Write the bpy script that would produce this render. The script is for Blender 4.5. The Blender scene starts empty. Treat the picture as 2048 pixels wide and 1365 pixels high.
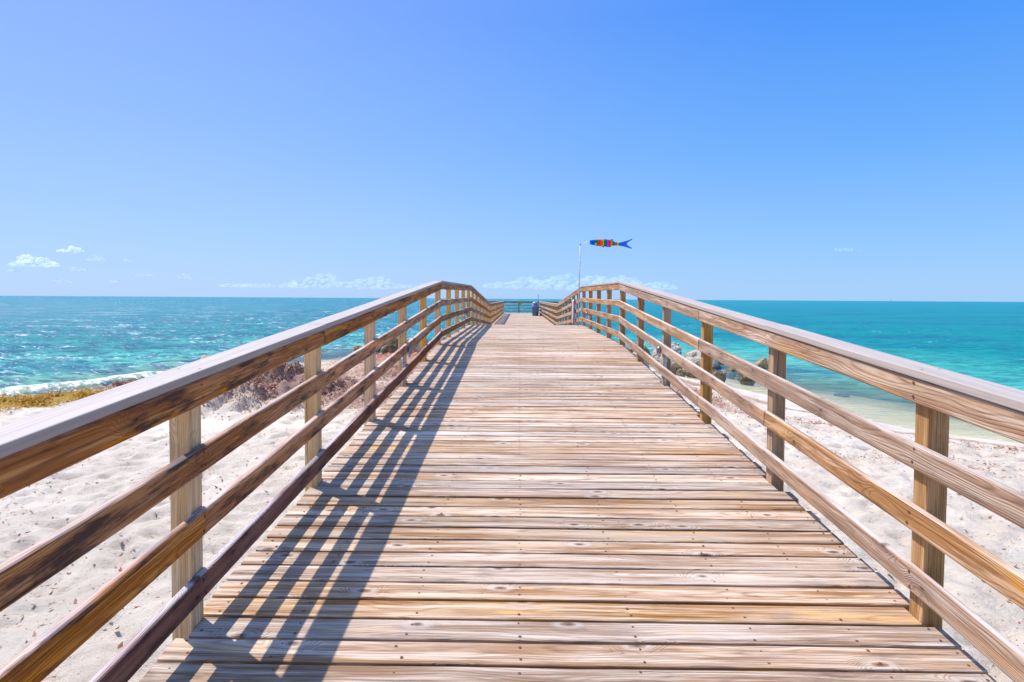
import bpy, math, random
import numpy as np
from mathutils import Vector, Matrix, noise as mnoise

random.seed(7)
RNG = np.random.default_rng(7)
scene = bpy.context.scene
C = scene.collection
R = math.radians

# ------------------------------------------------------------------ camera
YAW, PITCH, ROLL = -0.0123, 0.036, 0.006
cam_d = bpy.data.cameras.new('camera')
cam = bpy.data.objects.new('camera', cam_d)
C.objects.link(cam)
cam_d.sensor_width = 36.0
cam_d.lens = 1180.0 / 2048.0 * 36.0
cam_d.shift_y = -42.0 / 2048.0
cam_d.clip_start = 0.05
cam_d.clip_end = 90000.0
_cy, _sy = math.cos(YAW), math.sin(YAW)
_r = Vector((_cy, -_sy, 0)); _f0 = Vector((_sy, _cy, 0)); _z = Vector((0, 0, 1))
_f = _f0 * math.cos(PITCH) - _z * math.sin(PITCH)
_u = _f0 * math.sin(PITCH) + _z * math.cos(PITCH)
_r, _u = _r * math.cos(ROLL) + _u * math.sin(ROLL), _u * math.cos(ROLL) - _r * math.sin(ROLL)
_m = Matrix.Identity(4)
for i in range(3):
    _m[i][0], _m[i][1], _m[i][2] = _r[i], _u[i], -_f[i]
_m[0][3], _m[1][3], _m[2][3] = 0, 0, 3.3
cam.matrix_world = _m
scene.camera = cam

# ------------------------------------------------------------------ sky and sun
SUN_EL = 56.5
SUN_AZ = -53.5            # degrees from +Y (towards the sea), negative = left
SKY_STRENGTH = 0.12
SUN_STRENGTH = 4.2
world = bpy.data.worlds.new('World')
scene.world = world
world.use_nodes = True
wn = world.node_tree; wn.nodes.clear()
out = wn.nodes.new('ShaderNodeOutputWorld')
bg = wn.nodes.new('ShaderNodeBackground')
sky = wn.nodes.new('ShaderNodeTexSky')
sky.sky_type = 'NISHITA'; sky.sun_disc = False
sky.sun_elevation = R(SUN_EL); sky.sun_rotation = R(SUN_AZ)
sky.altitude = 0; sky.air_density = 1.0; sky.dust_density = 0.6; sky.ozone_density = 2.5
EXPO = 0.55
# Nishita sky blended with a measured clear tropical sky: pale at the horizon, lavender on the sun's side, deep blue away from it
K_ = 1.0 / (SKY_STRENGTH * 2 ** EXPO)
geo = wn.nodes.new('ShaderNodeTexCoord')
sepd = wn.nodes.new('ShaderNodeSeparateXYZ'); wn.links.new(geo.outputs['Generated'], sepd.inputs[0])
def wramp(stops):
    r_ = wn.nodes.new('ShaderNodeValToRGB'); cr = r_.color_ramp
    while len(cr.elements) < len(stops): cr.elements.new(.5)
    for e, (p, c) in zip(cr.elements, stops): e.position = p; e.color = (*c, 1)
    wn.links.new(sepd.outputs[2], r_.inputs[0]); return r_.outputs[0]
r_sun = wramp([(0, (.42, .64, 1.0)), (.10, (.37, .60, 1.0)), (.26, (.28, .50, 1.0)), (.45, (.235, .41, 1.0)), (.72, (.26, .43, 1.0)), (1, (.28, .48, 1.0))])
r_far = wramp([(0, (.36, .63, 1.0)), (.08, (.27, .56, 1.0)), (.22, (.14, .43, 1.0)), (.42, (.045, .29, 1.0)), (.72, (.18, .42, 1.0)), (1, (.28, .48, 1.0))])
dt = wn.nodes.new('ShaderNodeVectorMath'); dt.operation = 'DOT_PRODUCT'
wn.links.new(geo.outputs['Generated'], dt.inputs[0]); dt.inputs[1].default_value = (math.sin(R(-90)), math.cos(R(-90)), 0)
mr = wn.nodes.new('ShaderNodeMapRange'); mr.interpolation_type = 'SMOOTHSTEP'
wn.links.new(dt.outputs['Value'], mr.inputs[0]); mr.inputs[1].default_value = -.62; mr.inputs[2].default_value = .68
mg = wn.nodes.new('ShaderNodeMix'); mg.data_type = 'RGBA'
wn.links.new(mr.outputs[0], mg.inputs[0]); wn.links.new(r_far, mg.inputs[6]); wn.links.new(r_sun, mg.inputs[7])
mk_ = wn.nodes.new('ShaderNodeVectorMath'); mk_.operation = 'SCALE'; mk_.inputs['Scale'].default_value = K_
wn.links.new(mg.outputs[2], mk_.inputs[0])
# added shadow fill: sky brightened round the sun and overhead (outside the frame)
gd = wn.nodes.new('ShaderNodeVectorMath'); gd.operation = 'DOT_PRODUCT'
wn.links.new(geo.outputs['Generated'], gd.inputs[0])
gd.inputs[1].default_value = (math.sin(R(SUN_AZ)) * math.cos(R(SUN_EL)), math.cos(R(SUN_AZ)) * math.cos(R(SUN_EL)), math.sin(R(SUN_EL)))
gm = wn.nodes.new('ShaderNodeMapRange'); gm.interpolation_type = 'SMOOTHSTEP'
gm.inputs[1].default_value = .82; gm.inputs[2].default_value = 1.0; gm.inputs[3].default_value = 1.0; gm.inputs[4].default_value = 4.5
wn.links.new(gd.outputs['Value'], gm.inputs[0])
gs = wn.nodes.new('ShaderNodeVectorMath'); gs.operation = 'SCALE'
wn.links.new(mk_.outputs[0], gs.inputs[0]); wn.links.new(gm.outputs[0], gs.inputs['Scale']); mk_ = gs
mf = wn.nodes.new('ShaderNodeMix'); mf.data_type = 'RGBA'; mf.inputs[0].default_value = .9
wn.links.new(sky.outputs[0], mf.inputs[6]); wn.links.new(mk_.outputs[0], mf.inputs[7])
bg.inputs['Strength'].default_value = SKY_STRENGTH
wn.links.new(mf.outputs[2], bg.inputs['Color'])
wn.links.new(bg.outputs[0], out.inputs[0])

sun_d = bpy.data.lights.new('sun', 'SUN')
sun_d.energy = SUN_STRENGTH; sun_d.angle = R(0.53); sun_d.color = (1.0, 0.955, 0.87)
sun = bpy.data.objects.new('sun', sun_d)
C.objects.link(sun)
sdir = Vector((math.sin(R(SUN_AZ)) * math.cos(R(SUN_EL)), math.cos(R(SUN_AZ)) * math.cos(R(SUN_EL)), math.sin(R(SUN_EL))))
sun.rotation_euler = sdir.to_track_quat('Z', 'Y').to_euler()

scene.view_settings.view_transform = 'Standard'
scene.view_settings.look = 'None'
scene.view_settings.exposure = EXPO
scene.view_settings.gamma = 1.0
scene.cycles.max_bounces = 8
scene.cycles.transparent_max_bounces = 24

# ------------------------------------------------------------------ object helpers
def tag(o, label=None, cat=None, group=None, kind=None):
    if label: o['label'] = label
    if cat: o['category'] = cat
    if group: o['group'] = group
    if kind: o['kind'] = kind
    return o

def thing(name, label, cat, loc=(0, 0, 0), group=None):
    o = bpy.data.objects.new(name, None)
    o.empty_display_size = 0.2
    C.objects.link(o); o.location = loc
    return tag(o, label, cat, group)

class MB:
    """collects geometry in world space with a per-vertex local coordinate and a per-vertex random"""
    def __init__(s):
        s.v = []; s.f = []; s.wc = []; s.rn = []
    def add(s, vs, fs, wcs=None, rn=0.0):
        b = len(s.v)
        s.v += [tuple(v) for v in vs]
        s.f += [tuple(i + b for i in f) for f in fs]
        s.wc += [tuple(w) for w in (wcs if wcs is not None else vs)]
        s.rn += [rn] * len(vs)
    def build(s, name, mat, parent=None, smooth=False, origin=None):
        me = bpy.data.meshes.new(name)
        org = Vector(parent.location) if parent is not None else Vector(origin or (0, 0, 0))
        vs = [(v[0] - org.x, v[1] - org.y, v[2] - org.z) for v in s.v]
        me.from_pydata(vs, [], s.f)
        a = me.attributes.new('wc', 'FLOAT_VECTOR', 'POINT'); a.data.foreach_set('vector', np.array(s.wc, dtype=np.float32).ravel())
        a = me.attributes.new('rnd', 'FLOAT', 'POINT'); a.data.foreach_set('value', np.array(s.rn, dtype=np.float32))
        if smooth: me.polygons.foreach_set('use_smooth', [True] * len(me.polygons))
        me.materials.append(mat)
        o = bpy.data.objects.new(name, me); C.objects.link(o)
        if parent is not None: o.parent = parent
        else: o.location = org
        return o
    def board(s, p0, p1, w, t, wdir, nseg=4, rad=0.007, rn=None, off=None, warp=0.0015, cut0=None, cut1=None):
        """board from p0 to p1, width w along wdir, thickness t; rounded edges"""
        p0 = Vector(p0); p1 = Vector(p1); L = (p1 - p0).length
        d = (p1 - p0).normalized(); wd = Vector(wdir); wd = (wd - d * wd.dot(d)).normalized(); td = d.cross(wd)
        rn = random.random() if rn is None else rn
        off = (random.uniform(0, 80), random.uniform(-.03, .03), random.uniform(-.02, .02)) if off is None else off
        prof = []
        for (sa, sb, a0) in ((1, 1, 0), (-1, 1, 90), (-1, -1, 180), (1, -1, 270)):
            for k in range(4):
                an = R(a0 + 30 * k)
                prof.append((sa * (w / 2 - rad) + rad * math.cos(an), sb * (t / 2 - rad) + rad * math.sin(an)))
        n = len(prof); vs = []; ws = []
        for i in range(nseg + 1):
            u = i / nseg
            wa = warp * mnoise.noise(Vector((off[0] + u * L * 1.3, 3.1, rn * 9))) * 2
            wb = warp * mnoise.noise(Vector((off[0] + u * L * 1.3, 7.7, rn * 9))) * 2
            for (a, b) in prof:
                lo = u * L
                P = p0 + d * lo + wd * (a + wa) + td * (b + wb)
                if i == 0 and cut0 is not None:      # mitre: slide along the board to the cutting plane
                    q, nn = Vector(cut0[0]), Vector(cut0[1]); P = P + d * ((q - P).dot(nn) / d.dot(nn))
                if i == nseg and cut1 is not None:
                    q, nn = Vector(cut1[0]), Vector(cut1[1]); P = P + d * ((q - P).dot(nn) / d.dot(nn))
                vs.append(P); ws.append((lo + off[0], a + off[1], b + off[2]))
        fs = []
        for i in range(nseg):
            for k in range(n):
                k2 = (k + 1) % n
                fs.append((i * n + k, i * n + k2, (i + 1) * n + k2, (i + 1) * n + k))
        fs.append(tuple(range(n - 1, -1, -1))); fs.append(tuple(nseg * n + k for k in range(n)))
        s.add(vs, fs, ws, rn)
    def tube(s, pts, r, n=8, rn=0.0, caps=True):
        pts = [Vector(p) for p in pts]; rs = r if isinstance(r, (list, tuple)) else [r] * len(pts)
        vs = []; ws = []; fs = []; le = 0
        for i, p in enumerate(pts):
            d = (pts[min(i + 1, len(pts) - 1)] - pts[max(i - 1, 0)]).normalized()
            a = d.orthogonal().normalized() if i == 0 else (a - d * a.dot(d)).normalized()
            b = d.cross(a)
            if i: le += (p - pts[i - 1]).length
            for k in range(n):
                an = 2 * math.pi * k / n
                vs.append(p + (a * math.cos(an) + b * math.sin(an)) * rs[i]); ws.append((le, math.cos(an) * rs[i], math.sin(an) * rs[i]))
        for i in range(len(pts) - 1):
            for k in range(n):
                k2 = (k + 1) % n
                fs.append((i * n + k, i * n + k2, (i + 1) * n + k2, (i + 1) * n + k))
        if caps:
            fs.append(tuple(range(n - 1, -1, -1))); fs.append(tuple((len(pts) - 1) * n + k for k in range(n)))
        s.add(vs, fs, ws, rn)
    def lathe(s, c, prof, n=28, axis='Z'):
        """prof = [(radius, height)...] round the vertical axis through c"""
        vs = []; fs = []; c = Vector(c)
        for (r, h) in prof:
            for k in range(n):
                an = 2 * math.pi * k / n
                q = Vector((r * math.cos(an), r * math.sin(an), h))
                if axis == 'X': q = Vector((h, q.x, q.y))
                vs.append(c + q)
        for i in range(len(prof) - 1):
            for k in range(n):
                k2 = (k + 1) % n
                fs.append((i * n + k, i * n + k2, (i + 1) * n + k2, (i + 1) * n + k))
        s.add(vs, fs)
    def box(s, c, e, rn=0.0):
        x, y, z = c; a, b, d = (q / 2 for q in e)
        vs = [(x + i * a, y + j * b, z + k * d) for i in (-1, 1) for j in (-1, 1) for k in (-1, 1)]
        s.add(vs, [(0, 1, 3, 2), (4, 6, 7, 5), (0, 4, 5, 1), (2, 3, 7, 6), (0, 2, 6, 4), (1, 5, 7, 3)], None, rn)

# ------------------------------------------------------------------ node helpers
class NT:
    def __init__(s, name):
        s.m = bpy.data.materials.new(name); s.m.use_nodes = True
        s.t = s.m.node_tree; s.t.nodes.clear()
        s.out = s.t.nodes.new('ShaderNodeOutputMaterial')
    def n(s, ty, **kw):
        nd = s.t.nodes.new(ty)
        for k, v in kw.items(): setattr(nd, k, v)
        return nd
    def put(s, sock, v):
        if isinstance(v, bpy.types.NodeSocket): s.t.links.new(v, sock)
        elif v is not None:
            if sock.type == 'RGBA' and len(v) == 3: v = (*v, 1)
            sock.default_value = v
    def math(s, op, a, b=None, c=None, clamp=False):
        nd = s.n('ShaderNodeMath', operation=op, use_clamp=clamp)
        s.put(nd.inputs[0], a); s.put(nd.inputs[1], b)
        if c is not None: s.put(nd.inputs[2], c)
        return nd.outputs[0]
    def vmath(s, op, a, b=None):
        nd = s.n('ShaderNodeVectorMath', operation=op)
        s.put(nd.inputs[0], a); s.put(nd.inputs[1], b)
        return nd.outputs['Value'] if op in ('LENGTH', 'DISTANCE', 'DOT_PRODUCT') else nd.outputs[0]
    def attr(s, name, out='Vector'):
        return s.n('ShaderNodeAttribute', attribute_name=name).outputs[out]
    def sep(s, v):
        nd = s.n('ShaderNodeSeparateXYZ'); s.put(nd.inputs[0], v); return nd.outputs
    def comb(s, x, y, z):
        nd = s.n('ShaderNodeCombineXYZ')
        for i, q in enumerate((x, y, z)): s.put(nd.inputs[i], q)
        return nd.outputs[0]
    def noise(s, vec, scale=5, detail=3, rough=0.5, dist=0.0):
        nd = s.n('ShaderNodeTexNoise'); s.put(nd.inputs['Vector'], vec)
        nd.inputs['Scale'].default_value = scale; nd.inputs['Detail'].default_value = detail
        nd.inputs['Roughness'].default_value = rough; nd.inputs['Distortion'].default_value = dist
        return nd.outputs[0]
    def voro(s, vec, scale=5, feature='F1', rand=1.0):
        nd = s.n('ShaderNodeTexVoronoi', feature=feature); s.put(nd.inputs['Vector'], vec)
        nd.inputs['Scale'].default_value = scale; nd.inputs['Randomness'].default_value = rand
        return nd.outputs
    def ramp(s, f, stops, interp='LINEAR'):
        nd = s.n('ShaderNodeValToRGB'); s.put(nd.inputs[0], f)
        cr = nd.color_ramp; cr.interpolation = interp
        while len(cr.elements) < len(stops): cr.elements.new(0.5)
        for e, (p, c) in zip(cr.elements, stops):
            e.position = p
            e.color = (c, c, c, 1) if isinstance(c, (int, float)) else (*c[:3], 1)
        return nd.outputs[0]
    def smooth(s, v, a, b, lo=0.0, hi=1.0):
        nd = s.n('ShaderNodeMapRange', interpolation_type='SMOOTHSTEP'); s.put(nd.inputs[0], v)
        nd.inputs[1].default_value = a; nd.inputs[2].default_value = b
        nd.inputs[3].default_value = lo; nd.inputs[4].default_value = hi
        return nd.outputs[0]
    def mix(s, f, a, b, mode='MIX'):
        nd = s.n('ShaderNodeMix', data_type='RGBA', blend_type=mode)
        s.put(nd.inputs[0], f); s.put(nd.inputs[6], a); s.put(nd.inputs[7], b)
        return nd.outputs[2]
    def bump(s, h, strength=0.5, dist=0.01, normal=None):
        nd = s.n('ShaderNodeBump'); s.put(nd.inputs['Height'], h)
        nd.inputs['Strength'].default_value = strength; nd.inputs['Distance'].default_value = dist
        if normal is not None: s.put(nd.inputs['Normal'], normal)
        return nd.outputs[0]
    def bsdf(s, col, rough=0.6, normal=None, metal=0.0, spec=0.5, **kw):
        nd = s.n('ShaderNodeBsdfPrincipled')
        s.put(nd.inputs['Base Color'], col); s.put(nd.inputs['Roughness'], rough)
        nd.inputs['Metallic'].default_value = metal; nd.inputs['Specular IOR Level'].default_value = spec
        if normal is not None: s.put(nd.inputs['Normal'], normal)
        for k, v in kw.items(): s.put(nd.inputs[k], v)
        return nd.outputs[0]
    def done(s, sh):
        s.t.links.new(sh, s.out.inputs[0]); return s.m

def simple(name, col, rough=0.5, metal=0.0, var=0.15, spec=0.5, scale=30):
    t = NT(name)
    n = t.noise(t.n('ShaderNodeTexCoord').outputs['Object'], scale, 4)
    dark = tuple(c * (1 - var * 2) for c in col)
    c = t.mix(t.smooth(n, .35, .65), dark, col)
    return t.done(t.bsdf(c, rough, t.bump(n, .15, .004), metal, spec))

def wood(name, pale, mid, dark, line, grey, grey_top=0.7, stain=0.3, gold=(0.6, .33, .1), gold_amt=.5, knot_amt=1.0, board_var=0.3, side=0.0, ring_amt=0.0):
    """solid wood: growth rings round an off-board pith, knots, fibre streaks, weathered grey top"""
    t = NT(name)
    wc = t.attr('wc'); rnd = t.attr('rnd', 'Fac')
    s = t.sep(wc); l, a, b = s[0], s[1], s[2]
    rz = t.math('MULTIPLY', rnd, 37.0)
    # knots: sparse cells along the board
    kv = t.comb(t.math('MULTIPLY', l, 3.0), t.math('MULTIPLY_ADD', a, 7.0, rz), 0.0)
    kd = t.n('ShaderNodeTexVoronoi', feature='F1', voronoi_dimensions='2D'); t.put(kd.inputs['Vector'], kv)
    kd.inputs['Scale'].default_value = 1.0; kd.inputs['Randomness'].default_value = 0.85
    kk = t.math('ADD', kd.outputs['Distance'], t.math('MULTIPLY', t.math('SUBTRACT', t.noise(wc, 22, 2), .5), .09))
    gate = t.smooth(t.sep(kd.outputs['Color'])[0], .66, .70)
    knot_in = t.math('MULTIPLY', t.smooth(kk, .04, .11, 1, 0), gate)
    knot_halo = t.math('MULTIPLY', t.smooth(kk, .1, .42, 1, 0), gate)
    # ring distance
    lv = t.comb(t.math('MULTIPLY', l, .9), t.math('MULTIPLY', a, 5.0), t.math('MULTIPLY_ADD', b, 5.0, rz))
    w1 = t.math('SUBTRACT', t.noise(lv, 1.0, 2, .5), .5)
    lv2 = t.comb(t.math('MULTIPLY', l, 4.0), t.math('MULTIPLY', a, 22.0), t.math('MULTIPLY_ADD', b, 22.0, rz))
    w2 = t.math('SUBTRACT', t.noise(lv2, 1.0, 3, .6), .5)
    a0 = t.math('ADD', a, t.math('MULTIPLY', t.math('SUBTRACT', t.math('FRACT', t.math('MULTIPLY', rnd, 7.31)), .5), .16))
    b0 = t.math('ADD', b, t.math('MULTIPLY_ADD', t.math('FRACT', t.math('MULTIPLY', rnd, 3.77)), .07, .03))
    r = t.math('SQRT', t.math('ADD', t.math('MULTIPLY', a0, a0), t.math('MULTIPLY', b0, b0)))
    r = t.math('ADD', r, t.math('MULTIPLY', w1, .10))
    r = t.math('ADD', r, t.math('MULTIPLY', w2, .008))
    r = t.math('ADD', r, t.math('MULTIPLY', knot_halo, .034))
    ring = t.math('MULTIPLY_ADD', t.math('SINE', t.math('MULTIPLY', r, 2 * math.pi * 125)), .5, .5)
    ring2 = t.math('POWER', ring, 3.0)
    # fibres: long streaks
    fv = t.comb(t.math('MULTIPLY', l, 2.2), t.math('MULTIPLY', a, 150.0), t.math('MULTIPLY_ADD', b, 150.0, rz))
    fib = t.noise(fv, 1.0, 4, .65)
    sv = t.comb(t.math('MULTIPLY', l, 1.1), t.math('MULTIPLY', a, 26.0), t.math('MULTIPLY_ADD', b, 26.0, rz))
    streak = t.noise(sv, 1.0, 5, .62)
    pv = t.comb(t.math('MULTIPLY', l, 1.3), t.math('MULTIPLY', a, 9.0), t.math('MULTIPLY_ADD', b, 9.0, t.math('MULTIPLY', rnd, 53.)))
    patch = t.noise(pv, 1.0, 4, .6)
    col = t.mix(t.smooth(streak, .44, .60), mid, pale)
    col = t.mix(t.math('MULTIPLY', t.smooth(patch, .56, .70), gold_amt), col, gold)
    col = t.mix(t.math('MULTIPLY', knot_halo, .35), col, dark)
    col = t.mix(t.math('MULTIPLY', ring2, .5), col, dark)
    col = t.mix(t.smooth(fib, .54, .70, 0, .85), col, dark)
    col = t.mix(t.smooth(fib, .46, .34, 0, .5), col, pale)
    crk = t.smooth(t.noise(t.comb(t.math('MULTIPLY', l, .8), t.math('MULTIPLY', a, 90.0), t.math('MULTIPLY_ADD', b, 90., rz)), 1.0, 2, .5), .66, .72)
    col = t.mix(t.math('MULTIPLY', crk, .85), col, line)
    stn = t.smooth(t.noise(t.comb(t.math('MULTIPLY', l, 2.2), t.math('MULTIPLY', a, 11.0), t.math('MULTIPLY_ADD', b, 11., t.math('MULTIPLY', rnd, 71.))), 1.0, 5, .7), .60 - stain * .22, .74 - stain * .2)
    col = t.mix(t.math('MULTIPLY', stn, min(1, .3 + stain)), col, line)
    # weathering of upward faces
    nz = t.sep(t.n('ShaderNodeNewGeometry').outputs['Normal'])[2]
    up = t.math('MULTIPLY', t.math('MAXIMUM', t.smooth(nz, .35, .9), t.smooth(patch, .50, .36, 0, side)), t.math('MULTIPLY', t.smooth(t.math('ADD', streak, t.math('MULTIPLY', t.math('SUBTRACT', patch, .5), .8)), .3, .62), grey_top))
    col = t.mix(up, col, t.mix(t.math('MULTIPLY', ring2, .4), grey, mid))
    ringk = t.math('MULTIPLY', t.smooth(kk, .09, .12), t.math('MULTIPLY', t.smooth(kk, .26, .14), gate))
    col = t.mix(t.math('MULTIPLY', ringk, .40 * ring_amt), col, grey)
    col = t.mix(t.math('MULTIPLY', knot_in, .8 * knot_amt), col, t.mix(t.smooth(kk, .02, .07), line, t.mix(.5, mid, dark)))
    bv = t.math('MULTIPLY_ADD', t.math('FRACT', t.math('MULTIPLY', rnd, 17.3)), board_var, 1 - board_var * .5)
    hs = t.n('ShaderNodeHueSaturation'); t.put(hs.inputs['Color'], col); t.put(hs.inputs['Value'], bv)
    t.put(hs.inputs['Saturation'], t.math('MULTIPLY_ADD', t.math('FRACT', t.math('MULTIPLY', rnd, 29.1)), .45, .8))
    h = t.math('SUBTRACT', t.math('ADD', t.math('MULTIPLY', fib, .5), t.math('MULTIPLY', streak, .5)), t.math('ADD', t.math('MULTIPLY', ring2, .35), crk))
    h = t.math('ADD', h, t.math('MULTIPLY', knot_in, .3))
    return t.done(t.bsdf(hs.outputs[0], .72, t.bump(h, .8, .004), 0, .3))

M = {}
M['deck'] = wood('weathered_deck_pine', (.60, .43, .28), (.31, .168, .082), (.13, .06, .03), (.045, .022, .016), (.60, .51, .43), .40, .26, (.60, .32, .09), .9, 1.0, .40, 0, 1.0)
M['rail_right'] = wood('tan_rail_pine', (.52, .34, .20), (.33, .175, .085), (.14, .065, .032), (.06, .03, .02), (.62, .53, .46), .8, .14, (.58, .28, .07), .8, 1.0, .25, .6)
M['rail_left'] = wood('shaded_stained_rail_pine', (.64, .31, .12), (.40, .15, .045), (.14, .045, .02), (.03, .015, .015), (.56, .48, .45), .8, .55, (.85, .30, .02), 1.0, 1.0, .4, .12)  # stains, plus the left side's shade painted in as darker, redder wood
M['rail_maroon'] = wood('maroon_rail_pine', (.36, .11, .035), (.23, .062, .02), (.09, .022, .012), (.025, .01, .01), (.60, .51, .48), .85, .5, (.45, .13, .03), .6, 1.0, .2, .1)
M['post_left'] = wood('yellow_post_pine', (.86, .60, .29), (.68, .42, .17), (.44, .24, .085), (.2, .1, .04), (.6, .48, .34), .6, .0, (.80, .43, .11), .9, .5, .12)
M['post_right'] = wood('brown_post_pine', (.54, .35, .19), (.37, .21, .095), (.17, .085, .04), (.08, .04, .03), (.55, .45, .36), .6, .12, (.56, .33, .12), .4, .6, .2)
M['new_plank'] = wood('fresh_orange_pine', (.80, .45, .16), (.72, .38, .11), (.5, .24, .07), (.2, .1, .05), (.78, .48, .22), .4, .0, (.8, .42, .1), .9, .3, .1)

def cap_mat():
    t = NT('grey_composite_cap')
    wc = t.attr('wc'); s = t.sep(wc)
    fv = t.comb(t.math('MULTIPLY', s[0], 1.5), t.math('MULTIPLY', s[1], 90.0), t.math('MULTIPLY', s[2], 90.0))
    n = t.noise(fv, 1.0, 4, .6)
    n2 = t.noise(t.comb(s[0], t.math('MULTIPLY', s[1], 8.), s[2]), 4.0, 5, .7)
    col = t.mix(t.smooth(n, .35, .7), (.46, .375, .31), (.35, .285, .235))
    col = t.mix(t.smooth(n2, .55, .75, 0, .5), col, (.30, .245, .22))
    return t.done(t.bsdf(col, .65, t.bump(n, .3, .002), 0, .3))
M['cap'] = cap_mat()
M['iron'] = simple('rusty_nail', (.16, .05, .03), .8)
M['galv'] = simple('galvanised_conduit', (.50, .52, .55), .4, .6)
M['lamp'] = simple('dull_lamp_metal', (.30, .27, .29), .35, .7)
M['white_pvc'] = simple('pinkish_white_pole', (.68, .60, .58), .4)

# ------------------------------------------------------------------ pier profile
S = 1.554
YL0, YR0 = 2.432, 2.542
K1, K2, K3, YEND = YR0 + 5 * S, YR0 + 9 * S, YR0 + 16 * S, YR0 + 32 * S
ZK = [(-8.0, 3.3 - 1.60 - .079 * 8), (K1, 3.3 - .788), (K2, 3.3 - .733), (K3, 3.3 - 1.324), (YEND, 3.3 - 1.318), (70, 3.3 - 1.318)]
def dz(y):
    for (y0, z0), (y1, z1) in zip(ZK, ZK[1:]):
        if y <= y1: return z0 + (z1 - z0) * (y - y0) / (y1 - y0)
    return ZK[-1][1]
def dn(y):
    for (y0, z0), (y1, z1) in zip(ZK, ZK[1:]):
        if y <= y1: return Vector((0, -(z1 - z0), y1 - y0)).normalized()
    return Vector((0, 0, 1))
XL, XR = -1.374, 1.764            # inner faces of the posts
EL, ER = -1.415, 1.817            # plank ends

# ------------------------------------------------------------------ pier deck
pier = thing('wooden_pier', 'long weathered plank pier that humps up over the rocks and runs out to sea', 'pier', (0.2, 0, dz(0)))
PITCHP = .1435
posts_y = [(XL, YL0 + k * S) for k in range(-5, 34)] + [(XR, YR0 + k * S) for k in range(-5, 34)]
deck = MB(); nails = MB(); fresh = MB()
y = -4.0; i = 0
joist_x = (-1.33, -.95, -.46, 0.01, .50, .99, 1.42, 1.76)
def nail(x, y):
    z = dz(y) + .0012
    r = random.uniform(.0045, .0075); n = 6
    nails.add([(x + r * math.cos(k * math.pi / 3), y + r * math.sin(k * math.pi / 3), z + .0005 * random.random()) for k in range(n)], [tuple(range(n))])
TX0, TX1 = -3.6, 5.0
while y < YEND + 3.1:
    n = dn(y)
    x0, x1 = EL + random.gauss(0, .006), ER + random.gauss(0, .007)
    if y > YEND + .05: x0, x1 = TX0, TX1
    # notch: boards stop short where a post stands in the edge
    for (px, py) in posts_y:
        if abs(py + .045 - y) < .045 + .066 and y < YEND:
            if px < 0: x0 = XL + .004
            else: x1 = XR - .004
    c = Vector((0, y, dz(y))) - n * .019 + n * random.gauss(0, .0009)
    tl = random.gauss(0, .004)
    wdir = Vector((0, 1, 0)) - n * (Vector((0, 1, 0)).dot(n)) + n * tl
    sk = random.gauss(0, .0015)
    mb = fresh if 212 <= i - 28 <= 213 else deck
    mb.board(c + Vector((x0, -sk, 0)), c + Vector((x1, sk, 0)), .1300 + random.gauss(0, .0012), .038, wdir, nseg=8 if y < 18 else 3, rad=.0075, warp=.002)
    if y < 16:
        for jx in joist_x:
            if x0 + .02 < jx < x1 - .02:
                for dy in (-.035, .035):
                    if random.random() < .93:
                        jj = jx + (random.gauss(0, .012) if jx != .01 else random.gauss(0, .003))
                        nail(jj, y + dy + random.gauss(0, .005))
    y += PITCHP; i += 1
deck.build('deck', M['deck'], pier)
if fresh.v: tag(fresh.build('deck_board', M['new_plank'], pier), 'two newer orange deck boards just past the hump')
tag(nails.build('nail_heads', M['iron'], pier), 'rusty nail heads in rows across the boards', kind='stuff')
st = MB()
ys = [-4.0, K1, K2, K3, YEND]
for jx in (-1.30, -.46, .03, .52, 1.0, 1.66):
    for a, b in zip(ys, ys[1:]):
        st.board((jx, a + .01, dz(a + .01) - .135), (jx, b - .01, dz(b - .01) - .135), .19, .045, (0, 0, 1), nseg=6)
st.build('stringers', M['post_right'], pier)
def pile(x, y, h=None):
    m = MB(); z = dz(y) - .24
    m.tube([(x, y, z), (x, y, z - 1.5), (x, y, -3.6)], [.125, .13, .135], 14, random.random())
    m.build('pile', M['post_right'], pier, smooth=True)
k = -2.5
while k < YEND + 2:
    m = MB(); z = dz(k)
    m.board((-1.5, k, z - .285 - .05), (1.9, k, z - .285 - .05), .10, .15, (0, 0, 1))
    m.build('cross_beam', M['post_right'], pier)
    pile(-1.1, k + .15); pile(1.5, k + .15)
    k += 3.108
m = MB(); m.board((TX0, YEND + 1.6, dz(60) - .15), (TX1, YEND + 1.6, dz(60) - .15), .2, .15, (0, 0, 1)); m.build('cross_beam', M['post_right'], pier)
pile(TX0 + .3, YEND + 1.8); pile(TX1 - .3, YEND + 1.8)

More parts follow.
